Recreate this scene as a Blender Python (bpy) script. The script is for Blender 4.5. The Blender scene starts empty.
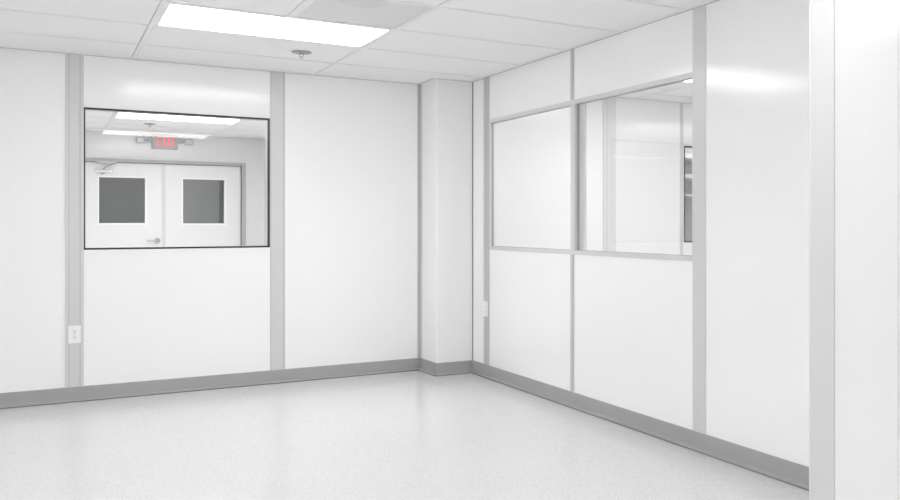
import bpy, bmesh, math, random
from mathutils import Vector, Matrix
random.seed(4)
S = bpy.context.scene
COL = S.collection

# ------------------------------------------------------------------ materials
def principled(name, col, rough=.5, metal=0., spec=.5, coat=0., coat_r=.1):
    m = bpy.data.materials.new(name); m.use_nodes = True
    b = m.node_tree.nodes['Principled BSDF']
    c = (col, col, col) if isinstance(col, (int, float)) else col
    b.inputs['Base Color'].default_value = (*c, 1)
    b.inputs['Roughness'].default_value = rough
    b.inputs['Metallic'].default_value = metal
    b.inputs['Specular IOR Level'].default_value = spec
    b.inputs['Coat Weight'].default_value = coat
    b.inputs['Coat Roughness'].default_value = coat_r
    return m, m.node_tree, b

def add_bump(nt, b, scale, strength, dist=.001, detail=3, stretch=None):
    tc = nt.nodes.new('ShaderNodeTexCoord'); nz = nt.nodes.new('ShaderNodeTexNoise')
    bp = nt.nodes.new('ShaderNodeBump')
    nz.inputs['Scale'].default_value = scale; nz.inputs['Detail'].default_value = detail
    bp.inputs['Strength'].default_value = strength; bp.inputs['Distance'].default_value = dist
    src = tc.outputs['Object']
    if stretch:
        mp = nt.nodes.new('ShaderNodeMapping'); mp.inputs['Scale'].default_value = stretch
        nt.links.new(src, mp.inputs['Vector']); src = mp.outputs['Vector']
    nt.links.new(src, nz.inputs['Vector'])
    nt.links.new(nz.outputs['Fac'], bp.inputs['Height'])
    nt.links.new(bp.outputs['Normal'], b.inputs['Normal'])
    return nz, tc

M = {}
# glossy white faced wall panels: pebbled gloss finish
m, nt, b = principled('white_panel', (.93, .93, .932), .13, spec=.5); add_bump(nt, b, 130, .07, .0008, 2); M['panel'] = m
m, nt, b = principled('white_paint', (.91, .91, .905), .45); add_bump(nt, b, 160, .1); M['paint'] = m
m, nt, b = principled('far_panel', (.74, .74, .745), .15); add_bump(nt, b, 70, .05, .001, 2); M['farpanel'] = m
m, nt, b = principled('ceiling_tile', (.925, .925, .925), .6, spec=.3)
nz, tc = add_bump(nt, b, 220, .15, .0006); M['tile'] = m
m, nt, b = principled('ceiling_grid', (.87, .87, .87), .4); M['grid'] = m
m, nt, b = principled('shadow_gap', .45, .7); M['gap'] = m
m, nt, b = principled('anodised_aluminium', (.67, .67, .672), .38, metal=.1); add_bump(nt, b, 40, .08, .0005, 4, (30, 30, .4)); M['alu'] = m
m, nt, b = principled('light_aluminium', (.68, .68, .68), .35, metal=.1); M['alu2'] = m
m, nt, b = principled('darker_aluminium', (.52, .52, .522), .4); M['alud'] = m
m, nt, b = principled('jamb_grey', .42, .45); M['jambgrey'] = m
m, nt, b = principled('satin_end_cap', (.55, .55, .55), .55, spec=.3); M['cap'] = m
m, nt, b = principled('dark_joint_and_shade', .16, .6); M['joint_and_shade'] = m  # corner joint, also the painted shadow line under the base
m, nt, b = principled('grey_groove', (.40, .40, .40), .5); M['groove'] = m
m, nt, b = principled('grey_vinyl_base', (.38, .38, .382), .42); add_bump(nt, b, 120, .08); M['base'] = m
m, nt, b = principled('black_gasket', (.015, .016, .017), .4); M['black'] = m
m, nt, b = principled('white_plastic', (.9, .9, .9), .3); M['plastic'] = m
m, nt, b = principled('dark_slot', (.05, .05, .05), .5); M['slot'] = m
m, nt, b = principled('chrome', (.72, .72, .72), .22, metal=.9); M['chrome'] = m
m, nt, b = principled('satin_metal', (.42, .42, .42), .35, metal=.6); M['satin'] = m
m, nt, b = principled('door_paint', (.80, .80, .80), .35); M['door'] = m
m, nt, b = principled('diffuser_panel', (.76, .76, .76), .5)
add_bump(nt, b, 400, .1, .0004); M['hvac'] = m
m, nt, b = principled('diffuser_core', (.69, .69, .69), .5); M['hvac2'] = m
m, nt, b = principled('sign_grey', (.44, .44, .44), .4); M['sign'] = m
m, nt, b = principled('lamp_lens', (.66, .68, .68), .2); M['lens'] = m
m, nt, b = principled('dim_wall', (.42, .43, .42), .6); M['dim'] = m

# speckled composition floor
m, nt, b = principled('speckled_floor', (.8, .8, .79), .17, spec=.45)
N = nt.nodes; L = nt.links
tc = N.new('ShaderNodeTexCoord')
def speck(scale, lo, hi, seed):
    mp = N.new('ShaderNodeMapping'); mp.inputs['Location'].default_value = (seed, seed*.7, 0)
    L.new(tc.outputs['Object'], mp.inputs['Vector'])
    v = N.new('ShaderNodeTexVoronoi'); v.inputs['Scale'].default_value = scale
    L.new(mp.outputs['Vector'], v.inputs['Vector'])
    sp = N.new('ShaderNodeSeparateColor'); L.new(v.outputs['Color'], sp.inputs['Color'])
    # a few cells only: threshold a random channel, and keep the middle of the cell
    r = N.new('ShaderNodeMapRange'); r.inputs['From Min'].default_value = lo; r.inputs['From Max'].default_value = hi
    L.new(sp.outputs['Red'], r.inputs['Value'])
    d = N.new('ShaderNodeMapRange'); d.inputs['From Min'].default_value = .55; d.inputs['From Max'].default_value = .3
    L.new(v.outputs['Distance'], d.inputs['Value'])
    mu = N.new('ShaderNodeMath'); mu.operation = 'MULTIPLY'
    L.new(r.outputs['Result'], mu.inputs[0]); L.new(d.outputs['Result'], mu.inputs[1])
    return mu.outputs[0]
def mixc(a, fac, col):
    x = N.new('ShaderNodeMix'); x.data_type = 'RGBA'
    if isinstance(a, tuple): x.inputs['A'].default_value = (*a, 1)
    else: L.new(a, x.inputs['A'])
    x.inputs['B'].default_value = (*col, 1); L.new(fac, x.inputs['Factor'])
    return x.outputs['Result']
FLOORC = (.735, .732, .730)
c = mixc(FLOORC, speck(95, .80, .82, 3), (.64, .635, .63))
c = mixc(c, speck(150, .93, .95, 11), (.50, .50, .50))
c = mixc(c, speck(120, .88, .9, 17), (.83, .83, .83))
L.new(c, b.inputs['Base Color'])
nz = N.new('ShaderNodeTexNoise'); nz.inputs['Scale'].default_value = 25
bp = N.new('ShaderNodeBump'); bp.inputs['Strength'].default_value = .06; bp.inputs['Distance'].default_value = .002
L.new(tc.outputs['Object'], nz.inputs['Vector']); L.new(nz.outputs['Fac'], bp.inputs['Height']); L.new(bp.outputs['Normal'], b.inputs['Normal'])
M['floor'] = m

def glass(name, tint, refl=1.0):
    m = bpy.data.materials.new(name); m.use_nodes = True
    nt = m.node_tree; nt.nodes.clear()
    o = nt.nodes.new('ShaderNodeOutputMaterial'); mx = nt.nodes.new('ShaderNodeMixShader')
    tr = nt.nodes.new('ShaderNodeBsdfTransparent'); gl = nt.nodes.new('ShaderNodeBsdfGlossy')
    fr = nt.nodes.new('ShaderNodeLayerWeight'); fr.inputs['Blend'].default_value = .5
    pw = nt.nodes.new('ShaderNodeMath'); pw.operation = 'POWER'; pw.inputs[1].default_value = 5
    mu = nt.nodes.new('ShaderNodeMath'); mu.operation = 'MULTIPLY_ADD'; mu.inputs[1].default_value = .96; mu.inputs[2].default_value = .042*refl
    tr.inputs['Color'].default_value = (*tint, 1); gl.inputs['Roughness'].default_value = .0
    nt.links.new(fr.outputs['Facing'], pw.inputs[0]); nt.links.new(pw.outputs[0], mu.inputs[0]); nt.links.new(mu.outputs[0], mx.inputs['Fac'])
    nt.links.new(tr.outputs[0], mx.inputs[1]); nt.links.new(gl.outputs[0], mx.inputs[2])
    nt.links.new(mx.outputs[0], o.inputs['Surface'])
    return m
M['glass'] = glass('clear_glass', (.99, .99, .99), 1.0)
M['doorglass'] = glass('grey_glass', (.80, .81, .81), 1.0)

def emit(name, strength, col=(1, 1, 1)):
    m = bpy.data.materials.new(name); m.use_nodes = True
    b = m.node_tree.nodes['Principled BSDF']
    b.inputs['Base Color'].default_value = (.8*col[0], .8*col[1], .8*col[2], 1)
    b.inputs['Emission Color'].default_value = (*col, 1); b.inputs['Emission Strength'].default_value = strength
    return m
LIGHT_MAIN = 5.5
M['lit'] = emit('lit_diffuser', LIGHT_MAIN)
M['lit_low'] = emit('lit_diffuser_low', 5.0)
M['fill_rear'] = emit('fill_diffuser_rear', 1.8)
M['fill_left'] = emit('fill_diffuser_left', 9.5)
M['lit_far'] = emit('lit_diffuser_far', 10.6)
M['lit_side'] = emit('lit_diffuser_side', 5.6)
M['fill_store'] = emit('fill_diffuser_store', 26)
M['fill_corr'] = emit('fill_diffuser_corridor', 4.0)
M['red'] = emit('red_letters', .33, (1, .22, .22))

# ------------------------------------------------------------------ mesh helpers
class MB:
    def __init__(s): s.bm = bmesh.new(); s.mats = []
    def mi(s, mat):
        if mat not in s.mats: s.mats.append(mat)
        return s.mats.index(mat)
    def box(s, x0, x1, y0, y1, z0, z1, mat='panel'):
        i = s.mi(mat); bm = s.bm
        v = [bm.verts.new((x, y, z)) for x in (x0, x1) for y in (y0, y1) for z in (z0, z1)]
        for f in ((0, 1, 3, 2), (4, 6, 7, 5), (0, 4, 5, 1), (2, 3, 7, 6), (0, 2, 6, 4), (1, 5, 7, 3)):
            bm.faces.new([v[k] for k in f]).material_index = i
        return s
    def prism(s, prof, a, b, axis, mat):
        """closed 2-D profile swept from a to b. prof gives the two other coordinates in x<y<z order"""
        i = s.mi(mat); bm = s.bm
        def P(t, u, v):
            return (t, u, v) if axis == 'x' else (u, t, v) if axis == 'y' else (u, v, t)
        r0 = [bm.verts.new(P(a, *p)) for p in prof]; r1 = [bm.verts.new(P(b, *p)) for p in prof]
        n = len(prof)
        for k in range(n):
            bm.faces.new([r0[k], r0[(k+1) % n], r1[(k+1) % n], r1[k]]).material_index = i
        bm.faces.new(r0[::-1]).material_index = i; bm.faces.new(r1).material_index = i
        return s
    def lathe(s, prof, c, mat, n=32, mtx=None):
        """prof: (radius, z) list spun about z through c"""
        i = s.mi(mat); bm = s.bm; rings = []
        T = Matrix.Translation(c) @ (mtx if mtx else Matrix.Identity(4))
        for r, z in prof:
            if r < 1e-6: rings.append([bm.verts.new(T @ Vector((0, 0, z)))])
            else: rings.append([bm.verts.new(T @ Vector((r*math.cos(2*math.pi*k/n), r*math.sin(2*math.pi*k/n), z))) for k in range(n)])
        for A, B in zip(rings, rings[1:]):
            for k in range(n):
                q = [A[k % len(A)], A[(k+1) % len(A)], B[(k+1) % len(B)], B[k % len(B)]]
                q = list(dict.fromkeys(q))
                if len(q) > 2:
                    f = bm.faces.new(q); f.material_index = i; f.smooth = True
        return s
    def tube(s, p, q, r, mat, n=12):
        p, q = Vector(p), Vector(q); d = q-p
        rot = d.to_track_quat('Z', 'Y').to_matrix().to_4x4()
        return s.lathe([(0, 0), (r, 0), (r, d.length), (0, d.length)], p, mat, n, rot)
    def build(s, name, parent=None, bevel=0, origin=None):
        bmesh.ops.recalc_face_normals(s.bm, faces=s.bm.faces)
        me = bpy.data.meshes.new(name)
        o = bpy.data.objects.new(name, me); COL.objects.link(o)
        if origin is None:
            origin = parent.matrix_world.translation.copy() if parent else Vector((0, 0, 0))
        origin = Vector(origin)
        bmesh.ops.translate(s.bm, vec=-origin, verts=s.bm.verts)
        s.bm.to_mesh(me); s.bm.free()
        for k in s.mats: me.materials.append(M[k])
        if parent:
            o.parent = parent; pw = parent['world'] if 'world' in parent else (0, 0, 0)
            o.location = origin - Vector(pw)
        else: o.location = origin
        o['world'] = tuple(origin)
        if bevel:
            md = o.modifiers.new('bevel', 'BEVEL'); md.width = bevel; md.segments = 2; md.limit_method = 'ANGLE'
        return o
def child(mb, name, parent, bevel=0):
    return mb.build(name, parent, bevel, origin=parent['world'])
def struct(mb, name, bevel=0):
    o = mb.build(name, None, bevel, origin=(0, 0, 0)); o['kind'] = 'structure'; return o
def thing(name, loc, label, cat, group=None):
    o = bpy.data.objects.new(name, None); COL.objects.link(o); o.location = loc; o['world'] = tuple(loc)
    o.empty_display_size = .1
    o['label'] = label; o['category'] = cat
    if group: o['group'] = group
    return o

# ------------------------------------------------------------------ dimensions (metres)
T = .6096
YB = 6.532            # back wall face
XR = 2.865            # right wall face
H = 2.273             # ceiling
YC = 6.206            # front of the boxed-out corner
XC = 2.5635           # its left side
X1 = .512             # ceiling grid origin
Y1 = 5.996
XL = -4.3            # left side of the main room
YF = -2.55            # wall behind the camera
STX, STY0, STY1 = 1.789, 1.606, 1.691   # end of the stub partition
YS = 6.29             # back wall of the room on the right
XE = 7.4
YD = 11.8             # far wall of the room behind
XF = 2.466            # its right wall
BH = .097             # base height

# ------------------------------------------------------------------ floor and ceiling
f = MB(); f.box(XL-.2, XE+.2, YF-.2, 14.6, -.06, 0, 'floor'); struct(f, 'floor')

# suspended ceiling: tees, recessed tiles, with the cells of the fixtures left open
xs = [X1 + 2*T*n for n in range(-4, 7)]
ys = [Y1 + T*n for n in range(-15, 15)]
X1F, X1S = X1+.095, X1+.301            # grid origins of the far room and of the room on the right
xf = [X1F + 2*T*n for n in range(-2, 2)]
xq = [X1S + 2*T*n for n in range(2, 6)]
lights = [  # x0, y0, material, label
    (X1, Y1-2*T, 'lit', 'bright recessed troffer light in the ceiling just in front of the left wall window'),
    (X1, Y1-8*T, 'lit_low', 'recessed troffer light in the ceiling near the camera, seen mirrored in the left window glass'),
    (xs[1], Y1-8*T, 'fill_left', 'added fill troffer at the far left end of the row beside the camera, unseen'),  # invented lamp, added to lighten the right wall
    (xs[2], Y1-8*T, 'fill_left', 'added fill troffer left of the camera, out of the view'),  # no lamp known here; put in to raise the right wall
    (X1+4*T, Y1-12*T, 'fill_rear', 'added fill troffer behind the camera on its right side, out of the view'),  # added behind the camera to brighten the partition face
    (X1+4*T, Y1-10*T, 'lit', 'recessed troffer light behind the partition on the right, mirrored in its glossy white face'),
    (xs[1], Y1-13*T, 'lit', 'recessed troffer light in the rear left part of the ceiling, behind the view'),
    (xf[2], Y1+6*T, 'lit_far', 'recessed troffer light in the ceiling of the room behind the left window'),
    (xf[0], Y1+3*T, 'lit_far', 'recessed troffer light of the room behind the window, left of the view'),
    (xf[2], Y1+11*T, 'fill_corr', 'added dim fill troffer in the corridor behind the double doors, unseen'),  # put in so the door glass reads grey instead of black
    (xq[0], Y1-2*T, 'lit_side', 'recessed troffer light in the room behind the right windows, nearest their glass'),
    (xq[2], Y1-3*T, 'lit_side', 'recessed troffer light in the room behind the right windows, farther from their glass'),
    (xq[1], Y1+2*T, 'fill_store', 'added fill troffer above the shelving behind the dark-framed window at the right, unseen'),  # added, with strong output, to brighten the shelves behind the glass
]
FFU = (X1+T, Y1-3*T)
cells = {(round(a[0], 2), round(a[1], 2)) for a in lights}
TW = .012
def grid(c, xs, ys, xmin, xmax, ymin, ymax):
    g = .003
    for j in range(len(ys)-1):
        for i in range(len(xs)-1):
            x0, x1, y0, y1 = xs[i], xs[i+1], ys[j], ys[j+1]
            if (round(x0, 2), round(y0, 2)) in cells: continue
            x0c, x1c = max(x0+TW, xmin), min(x1-TW, xmax); y0c, y1c = max(y0+TW, ymin), min(y1-TW, ymax)
            if abs(x0-X1) < .01 and abs(y0-FFU[1]) < .01: x1c = X1+T-TW      # half cell beside the air diffuser
            if x1c-x0c < .02 or y1c-y0c < .02: continue
            c.box(x0c+g, x1c-g, y0c+g, y1c-g, H+.0035, H+.02, 'tile')
    for x in xs:
        if xmin <= x <= xmax: c.box(x-TW, x+TW, ymin, ymax, H, H+.012, 'grid')
    for y in ys:
        if ymin <= y <= ymax: c.box(xmin, xmax, y-TW, y+TW, H+.0005, H+.012, 'grid')
c = MB()
grid(c, xs, ys, XL-.2, XR+.04, YF-.2, 6.57)
grid(c, xs, ys, XR+.04, XE+.3, YF-.2, 1.65)
c.box(X1+T-TW, X1+T+TW, FFU[1], FFU[1]+T, H+.0002, H+.012, 'grid')
c.box(XL-.2, XE+.3, YF-.2, 14.7, H+.021, H+.10, 'gap')
struct(c, 'ceiling')
c = MB(); grid(c, [xf[0]-2*T]+xf+[xf[-1]+2*T], ys, XL-.2, 2.506, 6.57, 14.6); struct(c, 'ceiling_far')
c = MB(); grid(c, xq+[xq[-1]+2*T], ys, XR+.04, XE+.3, 1.65, 6.33); grid(c, [xq[0]-2*T]+xq+[xq[-1]+2*T], ys, 2.506, XE+.3, 6.57, 9.7); struct(c, 'ceiling_side')
# wall angle around the main room and the one behind
def edge(n, x0, x1, y0, y1):
    e = MB(); e.box(x0, x1, y0, y1, H-.001, H+.011, 'grid'); e.box(x0 if x1-x0 > .03 or n == 4 else x1-.005, x1 if n != 4 else x0+.005, y0 if y1-y0 > .03 else y1-.005, y1, H-.003, H-.001, 'groove'); struct(e, 'trim_%d' % n)
edge(1, XL, XC, YB-.022, YB)
edge(2, XC, XR, YC-.022, YC)
edge(3, XR-.022, XR, STY1, YC-.022)
edge(4, XC-.022, XC, YC, YB-.022)
edge(5, -2, XF, YD-.022, YD)
edge(6, XF-.022, XF, YB+.08, YD-.022)
edge(7, XR+.08, XE, YS-.022, YS)

# ------------------------------------------------------------------ walls
WX0, WX1, WZ0, WZ1 = .219, 1.401, .992, 1.928
w = MB()
w.box(XL, WX0, YB, YB+.08, 0, H); w.box(WX1, XC, YB, YB+.08, 0, H)
w.box(WX0, WX1, YB, YB+.08, 0, WZ0); w.box(WX0, WX1, YB, YB+.08, WZ1, H)
struct(w, 'wall_back')
# boxed-out corner chase
w = MB()
r = .012
prof = [(XC, YB+.08), (XC, YC+r), (XC+r*.3, YC+r*.3), (XC+r, YC), (XR+.005, YC), (XR+.005, YB+.08)]
w.prism(prof, 0, H, 'z', 'paint'); struct(w, 'wall_corner')
# right wall with two glazed bays
AY0, AY1, BY0, BY1, RZ0, RZ1 = 4.698, 5.899, 3.508, 4.698, .968, 1.947
w = MB()
X2 = XR+.08
w.box(XR, X2, STY1, BY0, 0, H); w.box(XR, X2, AY1, YB+.08, 0, H)
w.box(XR, X2, BY0, AY1, 0, RZ0); w.box(XR, X2, BY0, AY1, RZ1, H)
w.box(XR+.003, X2-.003, 4.676, 4.720, RZ0, RZ1, 'panel')
struct(w, 'wall_right')
# stub partition near the camera, full height, end cap
w = MB(); w.box(STX+.002, XE, STY0, STY1, 0, H); struct(w, 'wall_partition')
w = MB(); w.box(STX-.002, STX+.002, STY0-.001, STY1-.001, 0, H, 'cap')
w.box(STX-.003, STX+.006, STY1-.005, STY1, 0, H, 'alu2')
w.box(2.045, 2.047, STY0-.001, STY0+.001, 0, H, 'alu2')
w.box(STX-.0032, STX+.0015, STY0-.0022, STY0+.002, 0, H, 'cap'); struct(w, 'trim_8')
w = MB(); w.box(XL-.08, XL, YF, YB+.08, 0, H); struct(w, 'wall_left')
w = MB(); w.box(XL-.08, XE, YF-.08, YF, 0, H); struct(w, 'wall_front')
w = MB(); w.box(XE, XE+.08, YF, 9.6, 0, H); struct(w, 'wall_east')
# room behind the back wall
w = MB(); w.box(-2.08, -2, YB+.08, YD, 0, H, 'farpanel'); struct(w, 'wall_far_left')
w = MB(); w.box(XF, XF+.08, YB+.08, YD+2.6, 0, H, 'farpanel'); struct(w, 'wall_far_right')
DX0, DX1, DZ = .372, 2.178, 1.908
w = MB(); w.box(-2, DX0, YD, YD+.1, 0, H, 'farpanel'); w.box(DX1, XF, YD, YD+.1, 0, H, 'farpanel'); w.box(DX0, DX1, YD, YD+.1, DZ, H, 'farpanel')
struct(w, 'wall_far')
w = MB(); w.box(-2, XF, YD+2.5, YD+2.58, 0, H, 'dim'); w.box(-2.08, -2, YD, YD+2.58, 0, H, 'dim')
w.box(.2, .26, YD+2.42, YD+2.5, 0, H, 'tile'); w.box(1.75, 2.3, YD+2.40, YD+2.5, 0, H, 'farpanel'); struct(w, 'wall_corridor')
# room on the right, its back wall holds a dark framed window
VX0, VX1, VZ0, VZ1 = 5.03, 6.21, .992, 1.88
w = MB()
w.box(X2, VX0, YS, YS+.08, 0, H); w.box(VX1, XE, YS, YS+.08, 0, H)
w.box(VX0, VX1, YS, YS+.08, 0, VZ0); w.box(VX0, VX1, YS, YS+.08, VZ1, H); struct(w, 'wall_side_back')
w = MB(); w.box(XF+.08, XE, 9.5, 9.6, 0, H, 'dim'); struct(w, 'wall_store_back')

# ------------------------------------------------------------------ stiles, seams
def on_back(n, x0, x1, z0=0, z1=H, t=.004, mat='alu', y=YB, grooves=(), ridges=()):
    m = MB(); m.box(x0, x1, y-t, y+.001, z0, z1, mat)
    for a, b_ in ridges: m.box(a, b_, y-t-.004, y-t+.0005, z0, z1, 'alu2')
    for a in grooves: m.box(a-.0012, a+.0012, y-t-.0007, y-t+.0005, z0, z1, 'groove')
    struct(m, 'trim_%d' % n)
def on_right(n, y0, y1, z0=0, z1=H, t=.004, mat='alu', grooves=()):
    m = MB(); m.box(XR-t, XR+.001, y0, y1, z0, z1, mat)
    for a in grooves: m.box(XR-t-.0007, XR-t+.0005, a-.0012, a+.0012, z0, z1, 'groove')
    struct(m, 'trim_%d' % n)
on_back(10, .116, .221, BH, H, .003, 'alu', ridges=((.116, .134), (.202, .221)), grooves=(.1362, .1995))
on_back(11, 1.404, 1.508, BH, H, .004, 'alu', grooves=(1.408, 1.496, 1.504))
on_back(12, 2.536, XC, BH, H, .004, 'alud')
m = MB(); m.box(XC-.004, XC+.001, YB-.026, YB-.004, BH, H, 'alu'); struct(m, 'trim_13')
on_right(14, YC-.010, YC, BH, H, .003, 'joint_and_shade')
on_right(15, 5.906, 5.998, BH, H, .004, 'alud')
on_right(16, 4.684, 4.722, BH, RZ0, .004, 'alud')
on_right(17, 4.684, 4.722, RZ1, H, .004, 'alud')
on_right(18, 3.404, 3.508, BH, H, .003, 'alu')
on_right(19, 4.674, 4.722, RZ0, RZ1, .003, 'alu2')
# trims of the side room
on_back(20, 4.14, 4.172, 0, H, .01, 'hvac', YS); on_back(21, 4.176, 4.275, 0, H, .004, 'hvac', YS, grooves=(4.178,))
on_back(22, 4.984, 5.020, 0, H, .004, 'alu', YS)
on_back(23, 3.90, 3.965, 0, H, .003, 'alu2', YS, grooves=(3.965,))
# seam above the far doors
m = MB(); m.box(1.262, 1.268, YD-.001, YD+.001, DZ, H, 'alu'); struct(m, 'trim_26')

# ------------------------------------------------------------------ vinyl cove base
def cove(inv=False):
    # (distance from wall, height)
    return [(0, .004), (.022, .004), (.024, .006), (.024, .009), (.009, .014), (.006, .020), (.006, BH-.003), (.004, BH), (0, BH)]
def base_y(name, x0, x1, y, s=-1):
    m = MB(); m.prism([(y+s*d, z) for d, z in cove()], x0, x1, 'x', 'base'); m.box(x0, x1, min(y, y+s*.019), max(y, y+s*.019), 0, .004, 'joint_and_shade'); struct(m, name)  # dark strip under the toe stands in for its contact shadow
def base_x(name, y0, y1, x, s=-1):
    m = MB(); m.prism([(x+s*d, z) for d, z in cove()], y0, y1, 'y', 'base'); m.box(min(x, x+s*.019), max(x, x+s*.019), y0, y1, 0, .004, 'joint_and_shade'); struct(m, name)  # same painted shadow line where the base meets the floor
base_y('baseboard_back', XL, XC, YB)
base_y('baseboard_corner', XC-.006, XR, YC)
base_x('baseboard_corner_side', YC, YB, XC)
base_x('baseboard_right', STY1, YC, XR)
base_y('baseboard_far', -2, DX0-.05, YD)
base_x('baseboard_left', YF, YB, XL, 1)

# ------------------------------------------------------------------ windows
def pane(parent, name, x0, x1, y0, y1, z0, z1, mat='glass'):
    m = MB(); g = .0025
    if x1-x0 < 1e-4: x0 -= g; x1 += g
    else: y0 -= g; y1 += g
    m.box(x0, x1, y0, y1, z0, z1, mat)
    return child(m, name, parent)
def black_window(n, x0, x1, z0, z1, y, sill=True):
    fr = MB(); t = .010
    for a in ((x0, x0+t, z0, z1), (x1-t, x1, z0, z1), (x0, x1, z0, z0+t), (x0, x1, z1-t, z1)):
        fr.box(a[0], a[1], y-.004, y+.028, a[2], a[3], 'black')
    o = fr.build('window_%d' % n, None, 0, origin=((x0+x1)/2, y, z0)); o['kind'] = 'structure'
    r_ = MB()
    for a in ((x0, x0+.012, z0, z1), (x1-.012, x1, z0, z1), (x0, x1, z0, z0+.012), (x0, x1, z1-.012, z1)):
        r_.box(a[0], a[1], y+.0285, y+.086, a[2], a[3], 'alu2')
    child(r_, 'inner_frame', o)
    pane(o, 'pane', x0+t, x1-t, y+.014, y+.014, z0+t, z1-t)
    if sill:
        s_ = MB(); s_.box(x0+.004, x1+.003, y-.006, y, z0-.026, z0-.001, 'plastic'); child(s_, 'window_sill', o)
    return o
w1 = black_window(1, WX0, WX1, WZ0, WZ1, YB)
for ch in w1.children:
    if ch.name.startswith('pane'): ch.rotation_euler = (math.radians(-.14), 0, math.radians(-.26))   # glazed slightly out of true
black_window(4, VX0, VX1, VZ0, VZ1, YS, False)
def grey_window(n, y0, y1):
    o = MB(); t = .026
    o.box(XR-.003, XR+.032, y0, y1, RZ0, RZ0+t, 'alu'); o.box(XR-.003, XR+.032, y0, y1, RZ1-t-.002, RZ1, 'alu')
    o = o.build('window_%d' % n, None, .0008, origin=(XR, (y0+y1)/2, RZ0)); o['kind'] = 'structure'
    j = MB()
    for a in ((y0, y0+.006), (y1-.006, y1)): j.box(XR, XR+.030, a[0], a[1], RZ0+t, RZ1-t, 'alu')
    j.box(XR+.0325, X2+.002, y0, y1, RZ0, RZ0+t, 'alu2'); j.box(XR+.0325, X2+.002, y0, y1, RZ1-.010, RZ1, 'alu2')
    child(j, 'jamb', o)
    k = MB(); a, b_ = XR+.014, XR+.0285; zt, zb = RZ1-t-.002, RZ0+t
    k.box(a, b_, y0+.006, y1-.006, zt-.003, zt, 'groove'); k.box(a, b_, y0+.006, y1-.006, zb, zb+.003, 'groove')
    k.box(a, b_, y0+.006, y0+.009, zb+.003, zt-.003, 'groove'); k.box(a, b_, y1-.009, y1-.006, zb+.003, zt-.003, 'groove')
    child(k, 'gasket', o)
    pane(o, 'pane', XR+.031, XR+.031, y0, y1, RZ0+t, RZ1-t)
grey_window(2, 4.722, 5.899)
grey_window(3, 3.508, 4.674)

# ------------------------------------------------------------------ double doors of the far room
m = MB(); z = DZ
for a in ((DX0-.045, DX0, 0, z+.04), (DX1, DX1+.05, 0, z+.04), (DX0, DX1, z, z+.04)):
    m.box(a[0], a[1], YD-.018, YD+.1, a[2], a[3], 'jambgrey')
struct(m, 'trim_27', .002)
m = MB(); m.box(1.248, 1.284, YD+.012, YD+.03, .004, DZ-.006, 'alu'); struct(m, 'trim_28')
def leaf(n, x0, x1, wx0, wx1, wz0, wz1):
    yd = YD+.030
    m = MB()
    for a in ((x0, wx0, .006, DZ-.004), (wx1, x1, .006, DZ-.004), (wx0, wx1, .006, wz0), (wx0, wx1, wz1, DZ-.004)):
        m.box(a[0], a[1], yd, yd+.045, a[2], a[3], 'door')
    o = m.build('door_%d' % n, None, 0, origin=((x0+x1)/2, yd, 0)); o['kind'] = 'structure'
    b_ = MB(); t = .022
    for a in ((wx0-t, wx0, wz0-t, wz1+t), (wx1, wx1+t, wz0-t, wz1+t), (wx0, wx1, wz0-t, wz0), (wx0, wx1, wz1, wz1+t)):
        b_.box(a[0], a[1], yd-.008, yd+.001, a[2], a[3], 'plastic')
    child(b_, 'vision_frame', o, .002)
    pane(o, 'vision_pane', wx0, wx1, yd+.02, yd+.02, wz0, wz1, 'doorglass')
    return o
d1 = leaf(1, DX0+.004, 1.264, .560, 1.056, 1.172, 1.722)
d2 = leaf(2, 1.268, DX1-.004, 1.487, 1.974, 1.168, 1.722)
yd = YD+.03
m = MB(); m.lathe([(0, 0), (.038, 0), (.038, -.008), (.032, -.014), (.014, -.014), (.013, -.045), (0, -.045)], (1.19, yd, .952), 'chrome', 24, Matrix.Rotation(math.radians(-90), 4, 'X'))
h_ = child(m, 'handle', d1)
m = MB(); m.tube((1.192, yd-.05, .952), (1.085, yd-.055, .955), .011, 'chrome'); m.lathe([(0, -.012), (.012, -.008), (.014, 0), (.012, .008), (0, .012)], (1.085, yd-.055, .955), 'chrome', 16)
child(m, 'lever', h_)
m = MB(); m.box(.505, .705, yd-.055, yd, 1.775, 1.812, 'chrome'); m.lathe([(0, -.018), (.02, -.018), (.02, -.01), (.02, 0)], (.60, yd-.03, 1.776), 'satin', 20)
cl = child(m, 'door_closer', d1, .006)
m = MB(); m.tube((.60, yd-.03, 1.815), (.64, yd-.10, 1.85), .008, 'satin'); m.tube((.64, yd-.10, 1.85), (.735, YD-.03, 1.895), .008, 'satin')
m.box(.53, .745, YD-.032, YD-.0185, 1.893, 1.915, 'satin'); child(m, 'closer_arm', cl)

# ------------------------------------------------------------------ ceiling lights
def troffer(x0, y0, mat, label, x1=None):
    x1 = x1 or x0+2*T
    y1 = y0+T
    o = thing('ceiling_light', ((x0+x1)/2, (y0+y1)/2, H), label, 'ceiling light', 'recessed ceiling lights')
    m = MB(); e = .013; i = .034
    for a in ((x0+e, x0+i, y0+e, y1-e), (x1-i, x1-e, y0+e, y1-e), (x0+i, x1-i, y0+e, y0+i), (x0+i, x1-i, y1-i, y1-e)):
        m.box(a[0], a[1], a[2], a[3], H+.0015, H+.02, 'grid')
    child(m, 'frame', o)
    m = MB(); m.box(x0+i, x1-i, y0+i, y1-i, H+.005, H+.018, mat); child(m, 'diffuser', o)
for a in lights: troffer(*a)

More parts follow.
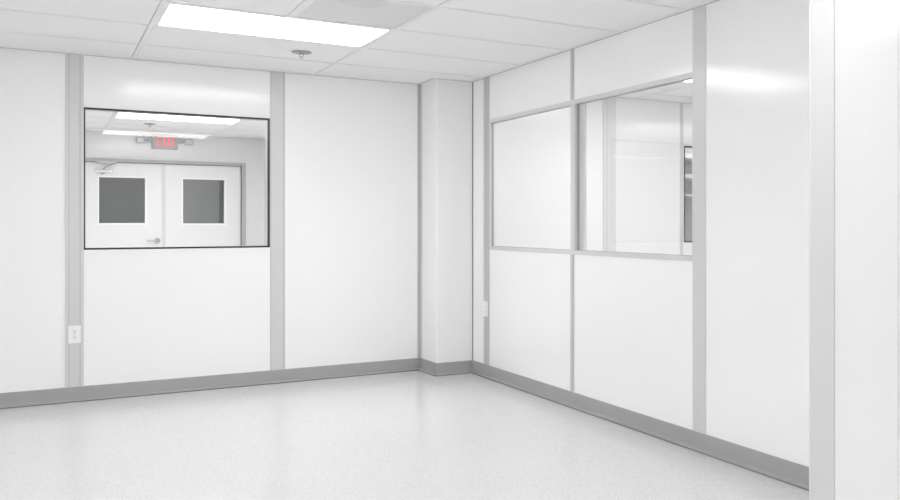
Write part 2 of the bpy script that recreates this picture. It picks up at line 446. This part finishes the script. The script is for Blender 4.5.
# air diffuser panel beside the light
fx, fy = FFU
o = thing('air_diffuser', (fx+T/2, fy+T/2, H), 'square grey air diffuser panel in the ceiling beside the bright light', 'air diffuser')
m = MB(); e = .013
for a in ((fx+e, fx+.03, fy+e, fy+T-e), (fx+T-.03, fx+T-e, fy+e, fy+T-e), (fx+.03, fx+T-.03, fy+e, fy+.03), (fx+.03, fx+T-.03, fy+T-.03, fy+T-e)):
    m.box(a[0], a[1], a[2], a[3], H+.001, H+.02, 'hvac')
m.box(fx+.03, fx+T-.03, fy+.03, fy+T-.03, H+.004, H+.02, 'hvac'); m.box(fx+.0125, fx+.034, fy+.014, fy+T-.014, H+.0005, H+.003, 'grid'); child(m, 'face_panel', o)
m = MB(); m.lathe([(.122, .0), (.120, -.003), (.108, -.005), (0, -.006)], (fx+T/2-.055, fy+T*.5-.215, H+.004), 'hvac2', 48); child(m, 'round_damper_plate', o)

# sprinklers
def sprinkler(x, y, label):
    o = thing('fire_sprinkler', (x, y, H), label, 'sprinkler', 'ceiling sprinkler heads')
    m = MB(); m.lathe([(.018, -.001), (.022, -.005), (.045, -.006), (.062, -.002), (.063, .001), (.018, .001)], (x, y, H), 'satin', 40); child(m, 'escutcheon', o)
    m = MB(); m.lathe([(0, .004), (.012, .004), (.012, -.010), (.008, -.013), (0, -.013)], (x, y, H), 'satin', 20)
    b_ = child(m, 'body', o)
    m = MB()
    for s in (-1, 1):
        m.tube((x+s*.012, y, H-.010), (x+s*.012, y, H-.022), .0025, 'chrome'); m.tube((x+s*.012, y, H-.022), (x, y, H-.034), .0025, 'chrome')
    child(m, 'yoke', b_)
    m = MB(); m.lathe([(0, -.034), (.011, -.034), (.012, -.036), (0, -.0365)], (x, y, H), 'satin', 20); child(m, 'deflector', o)
sprinkler(1.425, 5.716, 'small chrome sprinkler head in the ceiling in front of the bright light')
sprinkler(1.0, 10.67, 'chrome sprinkler head seen through the left window, on the ceiling of the room behind')

# outlets
def outlet(loc, rotz, label):
    o = thing('power_outlet', loc, label, 'power outlet', 'wall outlets')
    o.rotation_euler = (0, 0, rotz)
    def ch(mb, name, par, bevel=0):
        bb = mb.build(name, None, bevel, origin=(0, 0, 0)); bb.parent = par; return bb
    m = MB(); m.box(-.035, .035, -.006, 0, -.0575, .0575, 'plastic'); pl = ch(m, 'cover_plate', o, .0025)
    for z in (.020, -.020):
        m = MB(); m.box(-.0165, .0165, -.0085, -.0055, z-.014, z+.014, 'plastic'); rc = ch(m, 'receptacle', o, .001)
        m = MB(); m.box(-.0075, -.0055, -.0089, -.008, z-.001, z+.008, 'slot'); m.box(.0055, .0075, -.0089, -.008, z-.001, z+.007, 'slot')
        m.lathe([(0, 0), (.003, 0), (.003, .0008)], (0, -.0089, z-.007), 'slot', 12, Matrix.Rotation(math.radians(-90), 4, 'X')); ch(m, 'slots', rc)
    m = MB(); m.lathe([(0, 0), (.003, 0), (.003, .001)], (0, -.0070, 0), 'satin', 12, Matrix.Rotation(math.radians(-90), 4, 'X')); ch(m, 'screw', o)
outlet((.168, YB-.0035, .440), 0, 'white duplex outlet on the grey stile at lower left, below the black-framed window')
outlet((XR-.0045, 5.955, .518), math.radians(-90), 'narrow-looking white outlet plate on the grey stile by the corner of the right wall')

# exit sign with emergency lamp heads
o = thing('exit_sign', (1.27, YD, 2.09), 'grey EXIT sign with red letters and two lamp heads above the double doors', 'exit sign')
m = MB(); m.box(1.125, 1.42, YD-.045, YD, 2.085, 2.262, 'sign'); child(m, 'housing', o, .008)
m = MB(); z0, z1 = 2.118, 2.235; y0, y1 = YD-.050, YD-.0445; t = .016
x = 1.183                                                     # E
m.box(x, x+t, y0, y1, z0, z1, 'red')
for z in (z0, (z0+z1)/2-t*.4, z1-t*.85): m.box(x+t, x+.043, y0, y1, z, z+t*.85, 'red')
x = 1.237                                                     # X
for s in (0, 1):
    a, b_ = (x, x+.037) if s == 0 else (x+.037, x)
    m.prism([(a, z0), (a+t, z0), (b_+t, z1), (b_, z1)], y0+.0004*s, y1-.0003*s, 'y', 'red')
x = 1.303; m.box(x, x+t, y0, y1, z0, z1, 'red')               # I
x = 1.332; m.box(x, x+.05, y0, y1, z1-t*.85, z1, 'red'); m.box(x+.017, x+.033, y0, y1, z0, z1-t*.85, 'red')   # T
child(m, 'lettering', o)
for xa, xc in ((1.125, 1.0), (1.42, 1.542)):
    m = MB(); m.tube((xa, YD-.025, 2.19), (xc, YD-.03, 2.185), .011, 'sign'); m.box(min(xa, xa+(xc-xa)*.45), max(xa, xa+(xc-xa)*.45), YD-.04, YD-.005, 2.165, 2.225, 'sign')
    child(m, 'lamp_bracket', o, .002)
    m = MB(); m.box(xc-.045, xc+.045, YD-.075, YD-.02, 2.145, 2.222, 'sign'); lh = child(m, 'lamp_head', o, .01)
    m = MB(); m.box(xc-.036, xc+.036, YD-.079, YD-.0745, 2.152, 2.214, 'lens'); child(m, 'lamp_lens', lh, .003)

# shelving seen through the dark framed window of the room on the right
o = thing('storage_shelf', (5.9, 6.75, 0), 'white shelving unit behind the small dark-framed window at the right', 'shelving')
m = MB(); m.box(4.7, 7.0, 7.02, 7.04, 0, 2.0, 'alu'); child(m, 'back_panel', o)
for x in (4.7, 6.98):
    m = MB(); m.box(x, x+.03, 6.6, 7.02, 0, 2.0, 'plastic'); child(m, 'upright', o)
for z, t in ((1.80, .045), (1.605, .04), (1.432, .02), (.75, .02), (.35, .02)):
    m = MB(); m.box(4.73, 6.98, 6.6, 7.02, z, z+t, 'plastic'); child(m, 'shelf', o)

# ------------------------------------------------------------------ camera
cd = bpy.data.cameras.new('camera'); cam = bpy.data.objects.new('camera', cd); COL.objects.link(cam)
cam.location = (0, 0, 1.162); cam.rotation_euler = (math.radians(90), 0, -math.radians(31.1757))
cd.sensor_width = 36; cd.lens = 868.55/900*36
cd.shift_x = -(569.96-450)/900; cd.shift_y = -(250-223.88)/900
cd.clip_start = .02
S.camera = cam

# ------------------------------------------------------------------ world, colour, light paths
wd = bpy.data.worlds.new('world'); wd.use_nodes = True; S.world = wd
wd.node_tree.nodes['Background'].inputs[0].default_value = (.6, .6, .6, 1)
S.view_settings.view_transform = 'Standard'; S.view_settings.look = 'None'
S.view_settings.exposure = .80; S.view_settings.gamma = 1; S.view_settings.use_curve_mapping = False
cy = S.cycles
cy.max_bounces = 16; cy.diffuse_bounces = 12; cy.glossy_bounces = 6; cy.transparent_max_bounces = 12
cy.use_denoising = True; cy.caustics_reflective = True; cy.sample_clamp_indirect = 0
for ob in S.objects:
    if 'world' in ob: del ob['world']
